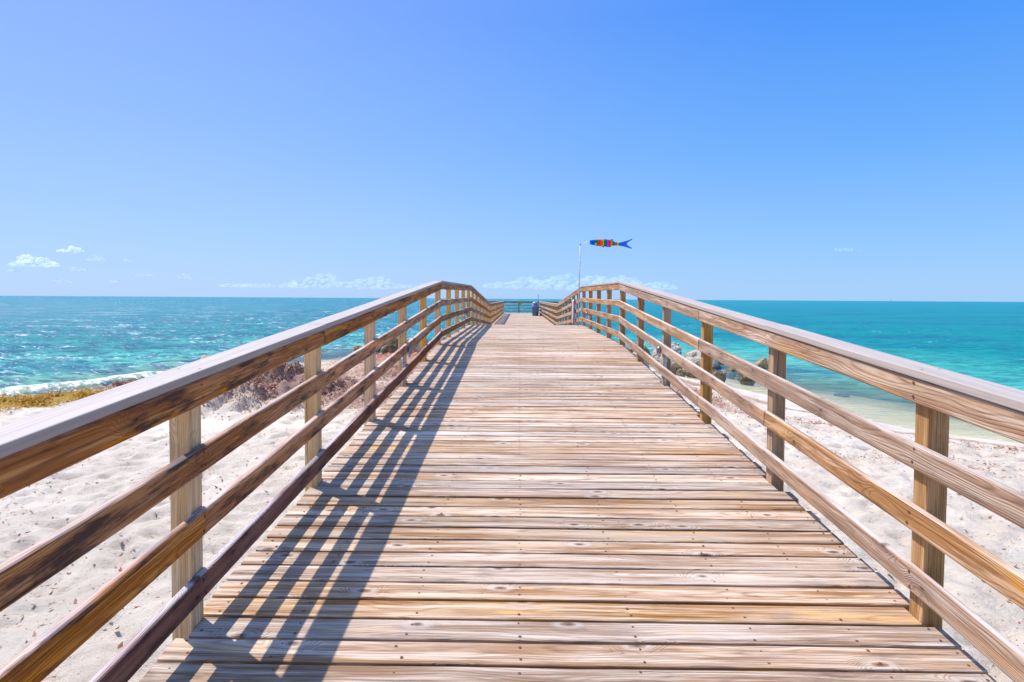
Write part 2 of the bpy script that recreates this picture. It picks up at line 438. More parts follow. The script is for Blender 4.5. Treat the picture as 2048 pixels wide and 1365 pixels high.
# ------------------------------------------------------------------ railings
RH = [(.117, .230), (.387, .500), (.660, .773), (.952, 1.062)]     # rail boards above the deck
def railing(side, y0, xp, label, mats):
    rt = thing('railing', label, 'railing', (xp, y0, dz(y0)), 'long railings along both sides of the pier')
    sg = 1 if side == 'R' else -1                      # outward direction
    pc = xp + sg * .0445
    ymax = YEND
    for k in range(-3, 33):
        yy = y0 + k * S
        if yy > ymax + .1: break
        m = MB(); z = dz(yy + .045)
        m.board((pc, yy + .045, z - .36), (pc, yy + .045, z + 1.058), .089, .089, (1, 0, 0), nseg=6, rad=.004, warp=.001)
        m.build('post', mats['post'], rt)
    xi = xp - sg * .0195                               # rail centre plane (boards .038 thick, nailed to the inner face)
    kinks = [5, 9, 16]
    joints = {0: [-3, -1, 2, 5, 9, 12, 16, 19, 22, 25, 28, 32], 1: [-3, 1, 5, 7, 9, 13, 16, 20, 24, 28, 32],
              2: [-3, -2, 2, 5, 9, 11, 14, 16, 18, 22, 26, 30, 32], 3: [-3, -2, 2, 5, 9, 13, 16, 20, 24, 28, 32]}
    if side == 'L': joints[1] = [-3, 0, 4, 5, 9, 13, 16, 20, 24, 28, 32]; joints[0] = [-3, 1, 3, 5, 9, 12, 16, 19, 22, 25, 28, 32]; joints[2] = [-3, 1, 5, 9, 13, 16, 20, 24, 28, 32]; joints[3] = [-3, 1, 5, 9, 13, 16, 20, 24, 28, 32]
    for ri, (h0, h1) in enumerate(RH):
        js = joints[ri]
        for ka, kb in zip(js, js[1:]):
            ya, yb = y0 + ka * S + .045, y0 + kb * S + .045
            if ka in kinks: ya = [K1, K2, K3][kinks.index(ka)] + (.0 if side == 'R' else -.11)
            if kb in kinks: yb = [K1, K2, K3][kinks.index(kb)] + (.0 if side == 'R' else -.11)
            ya2 = ya + .003; yb2 = yb - .003
            hc = (h0 + h1) / 2
            P0 = Vector((xi, ya2, dz(ya2) + hc)); P1 = Vector((xi, yb2, dz(yb2) + hc))
            m = MB()
            m.board(P0, P1, h1 - h0, .037, (0, 0, 1), nseg=max(4, int((yb - ya) / .5)), rad=.013, warp=.003,
                    cut0=(P0, (0, 1, 0)), cut1=(P1, (0, 1, 0)))
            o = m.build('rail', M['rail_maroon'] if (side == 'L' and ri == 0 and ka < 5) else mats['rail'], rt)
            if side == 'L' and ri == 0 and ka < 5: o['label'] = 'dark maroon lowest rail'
    sc = MB(); sx_ = xp - sg * .0392
    for k in range(-2, 14):
        yy = y0 + k * S + .045
        for (h0, h1) in RH:
            for dh in (.03, -.03):
                cz_ = dz(yy) + (h0 + h1) / 2 + dh + random.gauss(0, .004); cy0 = yy + random.gauss(0, .012); r_ = .0065
                vs = [(sx_, cy0 + r_ * math.cos(q * math.pi / 3), cz_ + r_ * math.sin(q * math.pi / 3)) for q in range(6)]
                sc.add(vs + [(sx_ + sg * .006, a[1], a[2]) for a in vs], [tuple(range(6)), tuple(range(11, 5, -1))] + [(q, (q + 1) % 6, (q + 1) % 6 + 6, q + 6) for q in range(6)])
        for dx_ in (-.04, .045):
            cy0 = yy + random.gauss(0, .01); cx_ = xp + sg * .026 + dx_; z_ = dz(cy0) + 1.1028; r_ = .006
            sc.add([(cx_ + r_ * math.cos(q * math.pi / 3), cy0 + r_ * math.sin(q * math.pi / 3), z_) for q in range(6)], [tuple(range(6))])
    tag(sc.build('screw_heads', M['iron'], rt), None, None, None, 'stuff')
    # cap boards
    cj = [-3, 1, 5, 9, 13, 16, 20, 24, 28, 32]
    xc = xp + sg * .026
    for ka, kb in zip(cj, cj[1:]):
        ya, yb = y0 + ka * S + .045, y0 + kb * S + .045
        if ka in kinks: ya = [K1, K2, K3][kinks.index(ka)] + (.0 if side == 'R' else -.11)
        if kb in kinks: yb = [K1, K2, K3][kinks.index(kb)] + (.0 if side == 'R' else -.11)
        P0 = Vector((xc, ya + .001, dz(ya) + 1.084)); P1 = Vector((xc, yb - .001, dz(yb) + 1.084))
        m = MB()
        m.board(P0, P1, .146, .036, (1, 0, 0), nseg=6, rad=.005, warp=.0015, cut0=(P0, (0, 1, 0)), cut1=(P1, (0, 1, 0)))
        m.build('cap_board', M['cap'], rt)
    return rt
railing('L', YL0, XL, 'left railing whose stained rails, coloured darker for shade, throw striped shadows on the deck', {'post': M['post_left'], 'rail': M['rail_left']})
railing('R', YR0, XR, 'right railing with tan sunlit rails beside the sandy cove and windsock pole', {'post': M['post_right'], 'rail': M['rail_right']})

# railing across the seaward end of the pier
er = thing('railing', 'far end railing seen against the sea, across the tip of the pier', 'railing', (0, YEND + 3.1, dz(60)))
zt = dz(60)
for x in (-3.5, -1.65, -.05, 1.3, 2.65, 3.75, 4.9):
    m = MB(); m.board((x, YEND + 3.05, zt - .3), (x, YEND + 3.05, zt + 1.05), .089, .089, (1, 0, 0), rad=.004); m.build('post', M['post_right'], er)
for (h0, h1) in ((.13, .20), (.40, .47), (.68, .75), (.93, 1.06)):
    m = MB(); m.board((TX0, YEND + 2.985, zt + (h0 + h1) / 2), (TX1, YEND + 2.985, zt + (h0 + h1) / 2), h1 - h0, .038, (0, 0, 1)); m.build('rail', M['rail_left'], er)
m = MB(); m.board((TX0, YEND + 3.04, zt + 1.08), (TX1, YEND + 3.04, zt + 1.08), .17, .036, (0, 1, 0)); m.build('cap_board', M['cap'], er)
for x, nm in ((TX0 + .02, 'left'), (TX1 - .02, 'right')):
    for (h0, h1) in RH:
        m = MB(); m.board((x, YEND + .1, zt + (h0 + h1) / 2), (x, YEND + 2.95, zt + (h0 + h1) / 2), h1 - h0, .038, (0, 0, 1)); m.build('rail', M['rail_right'], er)

# ------------------------------------------------------------------ terrain
SHORE = np.array([(-400, 5), (-120, 8), (-60, 8), (-25, 11.8), (-16.5, 15.4), (-14.6, 17.0), (-13.0, 18.8), (-11.6, 22.8), (-10.3, 27.2), (-8.5, 31), (-7.0, 34.5), (-3, 36), (3, 35), (5.6, 31),
                  (6.6, 25.5), (8.0, 22.3), (9.2, 19.3), (9.5, 16.7), (10.3, 14.9), (12.0, 13.5), (17, 11.5), (30, 7), (60, 0), (120, -12), (400, -60)], float)
def vnoise(x, y, seed=0):
    xi = np.floor(x).astype(np.int64); yi = np.floor(y).astype(np.int64); fx = x - xi; fy = y - yi
    def h(a, b):
        n = (a * 374761393 + b * 668265263 + seed * 974634777) & 0xFFFFFFFF
        n = ((n ^ (n >> 13)) * 1274126177) & 0xFFFFFFFF
        return ((n ^ (n >> 16)) & 0xFFFF) / 65535.0
    u = fx * fx * (3 - 2 * fx); v = fy * fy * (3 - 2 * fy)
    return (h(xi, yi) * (1 - u) + h(xi + 1, yi) * u) * (1 - v) + (h(xi, yi + 1) * (1 - u) + h(xi + 1, yi + 1) * u) * v
def fbm(x, y, oct=4, seed=0):
    s = 0; a = .5; t = 0
    for o in range(oct):
        s = s + a * vnoise(x * 2 ** o + 31.7 * o, y * 2 ** o - 17.3 * o, seed + o); t += a; a *= .5
    return s / t
def sdist(x, y):
    """signed distance to the waterline: + on land"""
    d = np.full(x.shape, 1e9)
    for (a, b) in zip(SHORE, SHORE[1:]):
        e = b - a; L = (e ** 2).sum()
        tt = np.clip(((x - a[0]) * e[0] + (y - a[1]) * e[1]) / L, 0, 1)
        d = np.minimum(d, np.hypot(x - a[0] - tt * e[0], y - a[1] - tt * e[1]))
    ysh = np.interp(x, SHORE[:, 0], SHORE[:, 1])
    return np.where(y < ysh, d, -d)
def gau(x, y, cx, cy, rx, ry, ang=0):
    c, s_ = math.cos(ang), math.sin(ang)
    u = (x - cx) * c + (y - cy) * s_; v = -(x - cx) * s_ + (y - cy) * c
    return np.exp(-(u / rx) ** 2 - (v / ry) ** 2)
def sst(x, a, b):
    t = np.clip((x - a) / (b - a), 0, 1); return t * t * (3 - 2 * t)
def mound(x, y):
    m = 1.08 * gau(x, y, -6.9, 14.5, 2.0, 1.3, .15) + .25 * gau(x, y, -4.6, 15.2, 1.8, 1.6) + .3 * gau(x, y, -8.8, 15.2, 1.3, .9)
    m += .28 * gau(x, y, -3.8, 18.5, 2.6, 2.0) + .50 * gau(x, y, -11.9, 17.9, 1.0, .8, .6) + (.20 + .3 * (fbm(x * 1.3, y * 1.3, 3, 77) - .5)) * gau(x, y, -13.6, 14.9, 3.0, 1.3, .5)
    m += .32 * gau(x, y, -5.0, 24, 3.0, 3.5) + .4 * gau(x, y, 2.5, 24, 3.0, 4.5)
    return m
FOOT = []
for _ in range(5200):
    x = random.uniform(-13, 14); yy = random.uniform(-1, 14)
    FOOT.append((x, yy, random.uniform(.06, .15), random.uniform(.03, .08), random.uniform(0, math.pi)))
def land(x, y, detail=True):
    d = sdist(x, y)
    h = np.where(d > 0, .62 * (1 - np.exp(-np.maximum(d, 0) / 3.2)) + .012 * np.clip(d, 0, 20), np.maximum(-.085 * np.abs(d) ** 1.12, -5.0))
    dl = np.clip(d / 3, 0, 1)
    h = h + mound(x, y) * sst(d, -.3, 1.5) * (1 + .35 * (fbm(x * 2.1, y * 2.1, 4, 5) - .5) * 2)
    h = h + dl * (fbm(x * .45, y * .45, 3, 2) - .5) * .16
    mm = np.clip(mound(x, y) * 2.5, 0, 1)
    h = h + dl * (fbm(x * 3.3, y * 3.3, 4, 9) - .5) * (.12 + .40 * mm)
    h = h + np.clip(-d / 4, 0, 1) * (fbm(x * .6, y * .6, 3, 4) - .5) * .25
    return h, d
def axis(segs):
    out = []
    for a, b, st_ in segs: out += list(np.arange(a, b, st_))
    return np.array(out + [segs[-1][1]])
def grid_mesh(name, xs, ys, zf, mat, attrs=None, origin=(0, 0, 0), smooth=True):
    X, Y = np.meshgrid(xs, ys); Z, at = zf(X, Y)
    nx, ny = len(xs), len(ys)
    co = np.stack([X, Y, Z], -1).reshape(-1, 3).astype(np.float32)
    idx = np.arange(nx * ny).reshape(ny, nx)
    q = np.stack([idx[:-1, :-1], idx[:-1, 1:], idx[1:, 1:], idx[1:, :-1]], -1).reshape(-1, 4)
    me = bpy.data.meshes.new(name)
    me.vertices.add(len(co)); me.vertices.foreach_set('co', co.ravel())
    me.loops.add(q.size); me.loops.foreach_set('vertex_index', q.ravel().astype(np.int32))
    me.polygons.add(len(q)); me.polygons.foreach_set('loop_start', np.arange(0, q.size, 4, dtype=np.int32))
    me.polygons.foreach_set('loop_total', np.full(len(q), 4, dtype=np.int32))
    me.polygons.foreach_set('use_smooth', np.full(len(q), smooth))
    me.update(calc_edges=True)
    for k, v in at.items():
        a = me.attributes.new(k, 'FLOAT', 'POINT'); a.data.foreach_set('value', v.reshape(-1).astype(np.float32))
    me.materials.append(mat)
    o = bpy.data.objects.new(name, me); C.objects.link(o)
    return o

def sand_zf(X, Y):
    Z, d = land(X, Y)
    # footprints and scuffs
    xs = X[0]; ys = Y[:, 0]
    for (fx, fy, r, dp, an) in FOOT:
        i0, i1 = np.searchsorted(xs, (fx - .4, fx + .4)); j0, j1 = np.searchsorted(ys, (fy - .4, fy + .4))
        if i1 - i0 < 3 or j1 - j0 < 3: continue
        sx, sy_ = X[j0:j1, i0:i1], Y[j0:j1, i0:i1]
        g = gau(sx, sy_, fx, fy, r * 1.5, r * .75, an); rim = gau(sx, sy_, fx, fy, r * 2.2, r * 1.3, an)
        Z[j0:j1, i0:i1] += (-dp * g * 1.5 + dp * .6 * rim) * np.clip(d[j0:j1, i0:i1] / 2 - 1.0, 0, 1)
    n = fbm(X * 1.3, Y * 1.3, 4, 11)
    weed = 1.35 * gau(X, Y, -5.8, 14.3, 2.4, 1.3, .1) + 1.2 * gau(X, Y, -3.6, 19, 2.2, 2.2) + 1.2 * gau(X, Y, -11.9, 17.9, 1.1, .8, .6) + 1.1 * gau(X, Y, -5.5, 25, 3.2, 4.5) + .5 * gau(X, Y, -2.8, 14.5, 1.5, 2)
    weed += .8 * np.exp(-((d - 2.6 - 1.6 * (fbm(X * .4, Y * .4, 2, 3) - .5)) / .35) ** 2) * (X > 2) + .45 * np.exp(-((d - 4.3 + 2 * (fbm(X * .5, Y * .5, 2, 6) - .5)) / .3) ** 2) * (X > 2)
    weed += .5 * gau(X, Y, 5.2, 17.5, 1.2, 3) + .4 * gau(X, Y, 7.5, 9.5, 3, 1.2)
    sarg = 1.5 * gau(X, Y, -13.3, 15.0, 2.8, 1.5, .6) + 1.0 * gau(X, Y, -11.2, 22.8, 1.8, .8, .9) + 1.1 * gau(X, Y, -6.0, 27.0, 1.5, 1.6) + 1.3 * gau(X, Y, -16.8, 14.6, 3, 1.5, .3)
    wet = sst(d, 1.4, .1) * (X > -40) + .9 * gau(X, Y, -6.8, 11.6, 5.5, .65, .03)
    red = gau(X, Y, -5.5, 27, 4, 6)
    return Z, {'weed': np.clip(weed, 0, 1.5) * (d > -.3), 'sarg': np.clip(sarg, 0, 1.5), 'wet': np.clip(wet, 0, 1), 'red': red, 'sd': d}

def sand_mat():
    t = NT('coral_sand')
    P = t.n('ShaderNodeNewGeometry').outputs['Position']
    n1 = t.noise(P, 1.2, 5, .6); n2 = t.noise(P, 17, 6, .72); n3 = t.noise(P, 160, 3, .7); n4 = t.noise(P, 5, 4, .6)
    col = t.mix(t.smooth(n1, .35, .65), (.70, .595, .465), (.61, .50, .385))
    col = t.mix(t.smooth(n4, .52, .72, 0, .45), col, (.42, .33, .25))
    col = t.mix(t.smooth(n3, .56, .72, 0, .6), col, (.26, .18, .13))
    # crumbs of weed
    sv = t.voro(P, 26)
    cr = t.math('MULTIPLY', t.smooth(sv[0], .16, .24, 1, 0), t.smooth(t.math('ADD', t.sep(sv[1])[0], t.math('MULTIPLY', t.math('SUBTRACT', n1, .5), 1.6)),   .68, .78))
    col = t.mix(t.math('MULTIPLY', cr, .8), col, (.16, .075, .055))
    weed = t.attr('weed', 'Fac'); sarg = t.attr('sarg', 'Fac'); wet = t.attr('wet', 'Fac'); red = t.attr('red', 'Fac')
    col = t.mix(t.smooth(weed, .15, .8, 0, .65), col, (.50, .33, .20))
    wm = t.smooth(t.math('ADD', weed, t.math('MULTIPLY', t.math('SUBTRACT', n2, .5), 2.6)), .50, .9)
    wcol = t.mix(t.smooth(n3, .35, .7), (.22, .10, .07), (.46, .27, .20))
    wcol = t.mix(t.math('MULTIPLY', red, .75), wcol, t.mix(n3, (.30, .07, .03), (.55, .19, .09)))
    col = t.mix(t.math('MULTIPLY', wm, .85), col, wcol)
    sm = t.smooth(t.math('ADD', sarg, t.math('MULTIPLY', t.math('SUBTRACT', n2, .5), 1.6)), .5, .8)
    col = t.mix(sm, col, t.mix(t.smooth(n3, .3, .7), (.18, .09, .01), (.52, .31, .03)))
    col = t.mix(t.math('MULTIPLY', wet, .6), col, t.mix(.5, col, (.42, .30, .15)))
    hgt = t.math('ADD', t.math('MULTIPLY', n2, .7), t.math('MULTIPLY', n3, .3))
    dry = t.math('SUBTRACT', 1.0, t.math('MULTIPLY', wet, .85))
    nd = t.n('ShaderNodeBump'); t.put(nd.inputs['Height'], hgt); nd.inputs['Distance'].default_value = .045; t.put(nd.inputs['Strength'], t.math('MULTIPLY', dry, 1.0))
    rough = t.math('SUBTRACT', .9, t.math('MULTIPLY', wet, .3))
    return t.done(t.bsdf(col, rough, nd.outputs[0], 0, .25))
gx = axis([(-400, -60, 20), (-60, -22, 1.2), (-22, -12, .16), (-12, 12, .055), (12, 20, .14), (20, 60, 1.2), (60, 400, 20)])
gy = axis([(-60, -2, 3), (-2, 1.0, .15), (1.0, 12, .055), (12, 30, .1), (30, 60, .5), (60, 200, 7)])
sand = grid_mesh('beach_sand', gx, gy, sand_zf, sand_mat()); tag(sand, kind='structure')

# ------------------------------------------------------------------ sea
WAVES = []
for _ in range(46):
    lam = 10 ** random.uniform(math.log10(.7), math.log10(7.5))
    an = math.radians(random.gauss(-105, 30))
    WAVES.append((lam, math.cos(an), math.sin(an), .0042 * lam ** .8 * random.uniform(.6, 1.2), random.uniform(0, 6.28)))
def wave(X, Y, spac, amp):
    Z = np.zeros_like(X)
    wx = X + .5 * (fbm(X * .25, Y * .25, 2, 33) - .5) * 4; wy = Y + 4 * (fbm(X * .2, Y * .2, 2, 37) - .5)
    for lam, cx, cy_, a, ph in WAVES:
        k = 2 * math.pi / lam
        s_ = np.sin(k * (wx * cx + wy * cy_) + ph)
        Z += a * (1 - np.abs(s_)) ** 1.4 * 2 * np.clip(lam / spac / 2.5 - 1, 0, 1) - a * np.clip(lam / spac / 2.5 - 1, 0, 1) * .8
    return Z * amp
def sea_zf(X, Y):
    L, d = land(X, Y)
    off = -d
    spac = np.maximum(np.abs(np.gradient(X, axis=1)), np.abs(np.gradient(Y, axis=0)))
    left = sst(X, 4, -9)
    amp = sst(off, .2, 9) * (.8 + .5 * left) + .12
    Z = wave(X, Y, spac, amp)
    # breaking swell along the left shore
    n = fbm(X * .35, Y * .35, 3, 21)
    s1 = gau(off, 0, 3.2 + 1.6 * (n - .5), 0, .55, 1) * left * sst(fbm(X * .16, Y * .05, 2, 55), .35, .6)
    s2 = gau(off, 0, 7.0 + 2.5 * (n - .5), 0, 1.0, 1) * left
    Z += .30 * s1 + .14 * s2
    depth = np.clip(np.where(off > 0, -L, 0) + np.clip(Z, 0, .3), 0, 10)
    run = np.exp(-((off - .55 - .8 * (n - .5)) / .9) ** 2)
    foam = left * (.44 * run + .75 * s1 * (.5 + n) + .28 * np.exp(-((off - 2.0) / 1.2) ** 2)) + (1 - left) * .55 * np.exp(-((off - .12 - .3 * (n - .5)) / .13) ** 2)
    for cx, cy_, r_ in ((12.0, 28.3, 1.0), (9.0, 28.2, 1.6), (9.5, 24.8, 1.0)): foam += .45 * gau(X, Y, cx, cy_, r_, r_ * .6)
    Z += .012
    Z = np.where(off < -2.5, -.4, Z)
    return Z, {'depth': depth, 'foam': np.clip(foam, 0, 1.5), 'off': off, 'left': left}
def sea_mat():
    t = NT('turquoise_sea')
    P = t.n('ShaderNodeNewGeometry').outputs['Position']
    ps = t.sep(P)
    depth = t.attr('depth', 'Fac'); foam = t.attr('foam', 'Fac'); off = t.attr('off', 'Fac'); left = t.attr('left', 'Fac')
    sx = lambda kx, ky: t.comb(t.math('MULTIPLY', ps[0], kx), t.math('MULTIPLY', ps[1], ky), 0.0)
    # colour of the water body by depth and noise patches
    col = t.ramp(t.math('DIVIDE', off, 60.0), [(0, (.34, .42, .20)), (.08, (.24, .48, .30)), (.20, (.07, .43, .34)), (.42, (.005, .27, .245)), (1.0, (.001, .225, .235))])
    pt = t.noise(sx(.03, .10), 1.0, 4, .6)
    col = t.mix(t.smooth(pt, .45, .62, 0, .7), col, (.004, .145, .215))
    pt3 = t.noise(sx(.006, .03), 1.0, 3, .6)
    col = t.mix(t.smooth(pt3, .5, .7, 0, .45), col, (.0, .17, .235))
    pt2 = t.noise(sx(.5, 1.4), 1.0, 5, .65)
    col = t.mix(t.math('MULTIPLY', t.smooth(pt2, .42, .58, 0, .85), t.math('MULTIPLY_ADD', left, .5, .5)), col, (.006, .09, .15))  # dark wave troughs painted into the colour, stronger on the left
    # small ripples
    r1 = t.noise(sx(.9, 2.4), 1.0, 6, .68, .6)
    r2 = t.noise(sx(4.5, 9.0), 1.0, 5, .7, .5)
    r3 = t.noise(sx(.16, .55), 1.0, 6, .7, .4)
    h = t.math('ADD', t.math('MULTIPLY', r1, .75), t.math('ADD', t.math('MULTIPLY', r2, .16), t.math('MULTIPLY', r3, 1.5)))
    bst = t.smooth(off, .3, 9, .25, 1.0)
    bn = t.n('ShaderNodeBump'); t.put(bn.inputs['Height'], h); bn.inputs['Distance'].default_value = .34; t.put(bn.inputs['Strength'], bst)
    dif = t.n('ShaderNodeBsdfDiffuse'); t.put(dif.inputs[0], col); t.put(dif.inputs[1], 0.0); t.put(dif.inputs[2], bn.outputs[0])
    gl = t.n('ShaderNodeBsdfGlossy'); t.put(gl.inputs['Roughness'], .15); t.put(gl.inputs['Normal'], bn.outputs[0]); t.put(gl.inputs['Color'], (1., 1., 1.))
    fr0 = t.n('ShaderNodeFresnel'); fr0.inputs[0].default_value = 1.33; t.put(fr0.inputs['Normal'], bn.outputs[0])
    bm_ = t.n('ShaderNodeMixShader'); t.put(bm_.inputs[0], t.math('MINIMUM', t.math('MULTIPLY', fr0.outputs[0], .7), .19)); t.t.links.new(dif.outputs[0], bm_.inputs[1]); t.t.links.new(gl.outputs[0], bm_.inputs[2])
    body = bm_.outputs[0]
    # shallow water lets the bottom through
    clear = t.n('ShaderNodeBsdfTransparent'); t.put(clear.inputs[0], (.93, .96, .78))
    fr = t.n('ShaderNodeFresnel'); fr.inputs[0].default_value = 1.2; t.put(fr.inputs['Normal'], bn.outputs[0])
    sh = t.n('ShaderNodeMixShader'); t.put(sh.inputs[0], fr.outputs[0]); t.t.links.new(clear.outputs[0], sh.inputs[1]); t.t.links.new(gl.outputs[0], sh.inputs[2])
    op = t.smooth(depth, .0, .95)
    mx = t.n('ShaderNodeMixShader'); t.put(mx.inputs[0], op); t.t.links.new(sh.outputs[0], mx.inputs[1]); t.t.links.new(body, mx.inputs[2])
    # foam: surf, scattered whitecaps, and white specks painted in for sun sparkle
    fn = t.noise(P, 3.2, 6, .72, .3); fn2 = t.noise(sx(2.5, 6.0), 1.0, 5, .7)
    f1 = t.smooth(t.math('ADD', foam, t.math('ADD', t.math('MULTIPLY', t.math('SUBTRACT', fn, .5), 3.0), t.math('MULTIPLY', t.math('SUBTRACT', fn2, .5), 1.8))), .60, 1.0)
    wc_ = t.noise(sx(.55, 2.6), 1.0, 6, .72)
    glint_n = t.noise(sx(2.2, 9.0), 1.0, 4, .75)
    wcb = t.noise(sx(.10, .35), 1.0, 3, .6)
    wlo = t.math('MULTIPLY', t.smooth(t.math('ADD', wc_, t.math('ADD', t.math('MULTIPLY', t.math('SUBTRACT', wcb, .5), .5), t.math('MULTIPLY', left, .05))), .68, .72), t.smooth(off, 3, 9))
    glint = t.math('MULTIPLY', t.smooth(t.math('ADD', glint_n, t.math('ADD', t.math('MULTIPLY', t.math('SUBTRACT', wcb, .5), .35), t.math('MULTIPLY', left, .095))), .70, .74), t.smooth(off, 3, 9))
    wlo = t.math('MAXIMUM', wlo, glint)
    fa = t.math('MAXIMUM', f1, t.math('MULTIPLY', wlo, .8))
    fb = t.bsdf((.80, .83, .84), .7, t.bump(fn2, .6, .06), 0, .2)
    m2 = t.n('ShaderNodeMixShader'); t.put(m2.inputs[0], fa); t.t.links.new(mx.outputs[0], m2.inputs[1]); t.t.links.new(fb, m2.inputs[2])
    return t.done(m2.outputs[0])
yy = [4.0]; 
while yy[-1] < 60000: yy.append(yy[-1] + max(.11, yy[-1] * .0065 if yy[-1] < 400 else yy[-1] * .05))
xa = [0.0]
while xa[-1] < 60000: xa.append(xa[-1] + (.16 if xa[-1] < 34 else max(.16, (xa[-1] - 30) * .05)))
xa = np.array(xa)
sea = grid_mesh('sea', np.concatenate([-xa[:0:-1], xa]), np.array(yy), sea_zf, sea_mat()); tag(sea, kind='structure')
def hl(x, y):
    h, d = land(np.array([[x]], float), np.array([[y]], float)); return float(h[0, 0])

# ------------------------------------------------------------------ rocks
def rock_mat(name, a, b, c, wet=(.12, .09, .05)):
    t = NT(name)
    P = t.n('ShaderNodeTexCoord').outputs['Object']
    n1 = t.noise(P, 2.2, 5, .65); n2 = t.noise(P, 9, 5, .7); v = t.voro(P, 14)[0]
    col = t.mix(t.smooth(n1, .38, .62), a, b); col = t.mix(t.smooth(n2, .50, .68, 0, .8), col, c)
    col = t.mix(t.smooth(v, .04, .22, .6, 0), col, tuple(q * .35 for q in c))
    z = t.sep(t.n('ShaderNodeNewGeometry').outputs['Position'])[2]
    col = t.mix(t.smooth(z, .02, .3, .8, 0), col, wet)
    h = t.math('ADD', t.math('MULTIPLY', n1, .5), t.math('ADD', t.math('MULTIPLY', n2, .5), t.math('MULTIPLY', v, .4)))
    return t.done(t.bsdf(col, .85, t.bump(h, 1.0, .12), 0, .25))
M['rock_pale'] = rock_mat('pale_coral_rock', (.42, .35, .27), (.60, .53, .44), (.20, .14, .09))
M['rock_brown'] = rock_mat('brown_coral_rock', (.26, .18, .09), (.42, .31, .17), (.10, .07, .05))
M['rock_dark'] = rock_mat('dark_wet_rock', (.12, .09, .06), (.22, .16, .11), (.05, .04, .035))
def ico(sub):
    import bmesh
    bm = bmesh.new(); bmesh.ops.create_icosphere(bm, subdivisions=sub, radius=1.0)
    vs = [v.co.copy() for v in bm.verts]; fs = [tuple(v.index for v in f.verts) for f in bm.faces]; bm.free(); return vs, fs
ICO5 = ico(5); ICO4 = ico(4); ICO3 = ico(3)
def rock(x, y, w, h, dpt, mat, label, seed, base=None, group='coral rocks along the waterline'):
    vs, fs = ICO5
    b = hl(x, y) if base is None else base
    b = max(b, -1.2)
    sv = Vector((seed * 13.7, seed * 5.1, seed * 2.3)); out = []
    rz = Matrix.Rotation(seed * 1.7, 3, 'Z')
    for v in vs:
        d = v.normalized()
        e = 1 + .55 * mnoise.noise(d * 1.1 + sv) + .28 * mnoise.noise(d * 2.7 + sv) + .22 * (abs(mnoise.noise(d * 6 + sv))) + .12 * mnoise.noise(d * 13 + sv) + .08 * mnoise.noise(d * 27 + sv)
        # facet: flatten with a few cutting planes
        for q in range(5):
            pn = Vector((math.sin(seed * 3 + q * 2.1), math.cos(seed * 5 + q * 1.3), .3 + math.sin(q * 1.9 + seed))).normalized()
            dd = d.dot(pn) * e
            if dd > .78: e *= 1 - (dd - .78) / dd * .8
        p = rz @ (d * e)
        out.append((x + p.x * w / 2, y + p.y * dpt / 2, b + h * .40 + p.z * h * .64))
    m = MB(); m.add(out, fs)
    o = m.build('rock', mat, None, smooth=True, origin=(x, y, b))
    return tag(o, label, 'rock', group)
RK = [  # x, y, width, height, depth, material, label
    (9.15, 29.2, 1.5, 1.25, 1.6, 'rock_pale', 'big pale boulder right of the pier, largest of the rocks beyond the railing'),
    (7.35, 29.5, 1.15, 1.2, 1.3, 'rock_pale', 'pale boulder directly behind the right rail lamp'),
    (6.9, 27.2, 1.5, .95, 1.3, 'rock_pale', 'whitest rounded boulder, lowest of the pale heap beside the right rail lamp'),
    (8.1, 31.6, 1.3, 1.2, 1.1, 'rock_pale', 'boulder with dark weed on its top at the back of the pale heap'),
    (6.6, 33.0, 1.2, 1.1, 1.2, 'rock_brown', 'brownish boulder nearest the pier edge on the right side'),
    (10.2, 30.8, .9, .9, .9, 'rock_pale', 'small pale boulder on the seaward side of the heap right of the pier'),
    (11.95, 29.0, 1.5, .95, 1.0, 'rock_brown', 'brown ragged rock standing alone in the water on the right'),
    (12.85, 28.8, .6, .5, .5, 'rock_dark', 'small dark rock touching the lone brown rock in the water'),
    (10.3, 27.7, 1.3, .62, .9, 'rock_brown', 'low brown rock awash between the pale heap and the lone rock'),
    (9.6, 29.3, .5, 1.0, .6, 'rock_dark', 'dark narrow rock wedged against the big pale boulder'),
    (8.0, 23.6, .6, .5, .45, 'rock_brown', 'knobbly small brown rock at the waterline under the right heap'),
    (9.4, 24.3, .6, .42, .45, 'rock_brown', 'small brown rock in the shallows further out from the waterline'),
    (6.75, 24.6, .42, .36, .4, 'rock_brown', 'small brown rock at the foot of the pale heap by the sand'),
    (5.9, 23.4, .55, .42, .45, 'rock_brown', 'brown rock on the sand closest to the pier deck edge'),
    (7.6, 25.6, .5, .3, .4, 'rock_dark', 'flat dark rock in the gap below the big pale boulder'),
    (10.9, 28.6, .7, .55, .6, 'rock_dark', 'dark jagged rock half way between the pale heap and the lone brown rock'),
    (9.9, 26.2, .55, .45, .5, 'rock_brown', 'small tan rock in the shallows below the low brown rock'),
    (5.4, 26.6, .9, .75, .8, 'rock_pale', 'pale rock tucked under the edge of the deck right side'),
    (12.6, 23.0, .5, .18, .4, 'rock_brown', 'low rock barely breaking the shallow water right of the lone rocks'),
]
for i_, (x, y, w, h, dp, mt, lb) in enumerate(RK): rock(x, y, w, h, dp, M[mt], lb, i_ + 1)
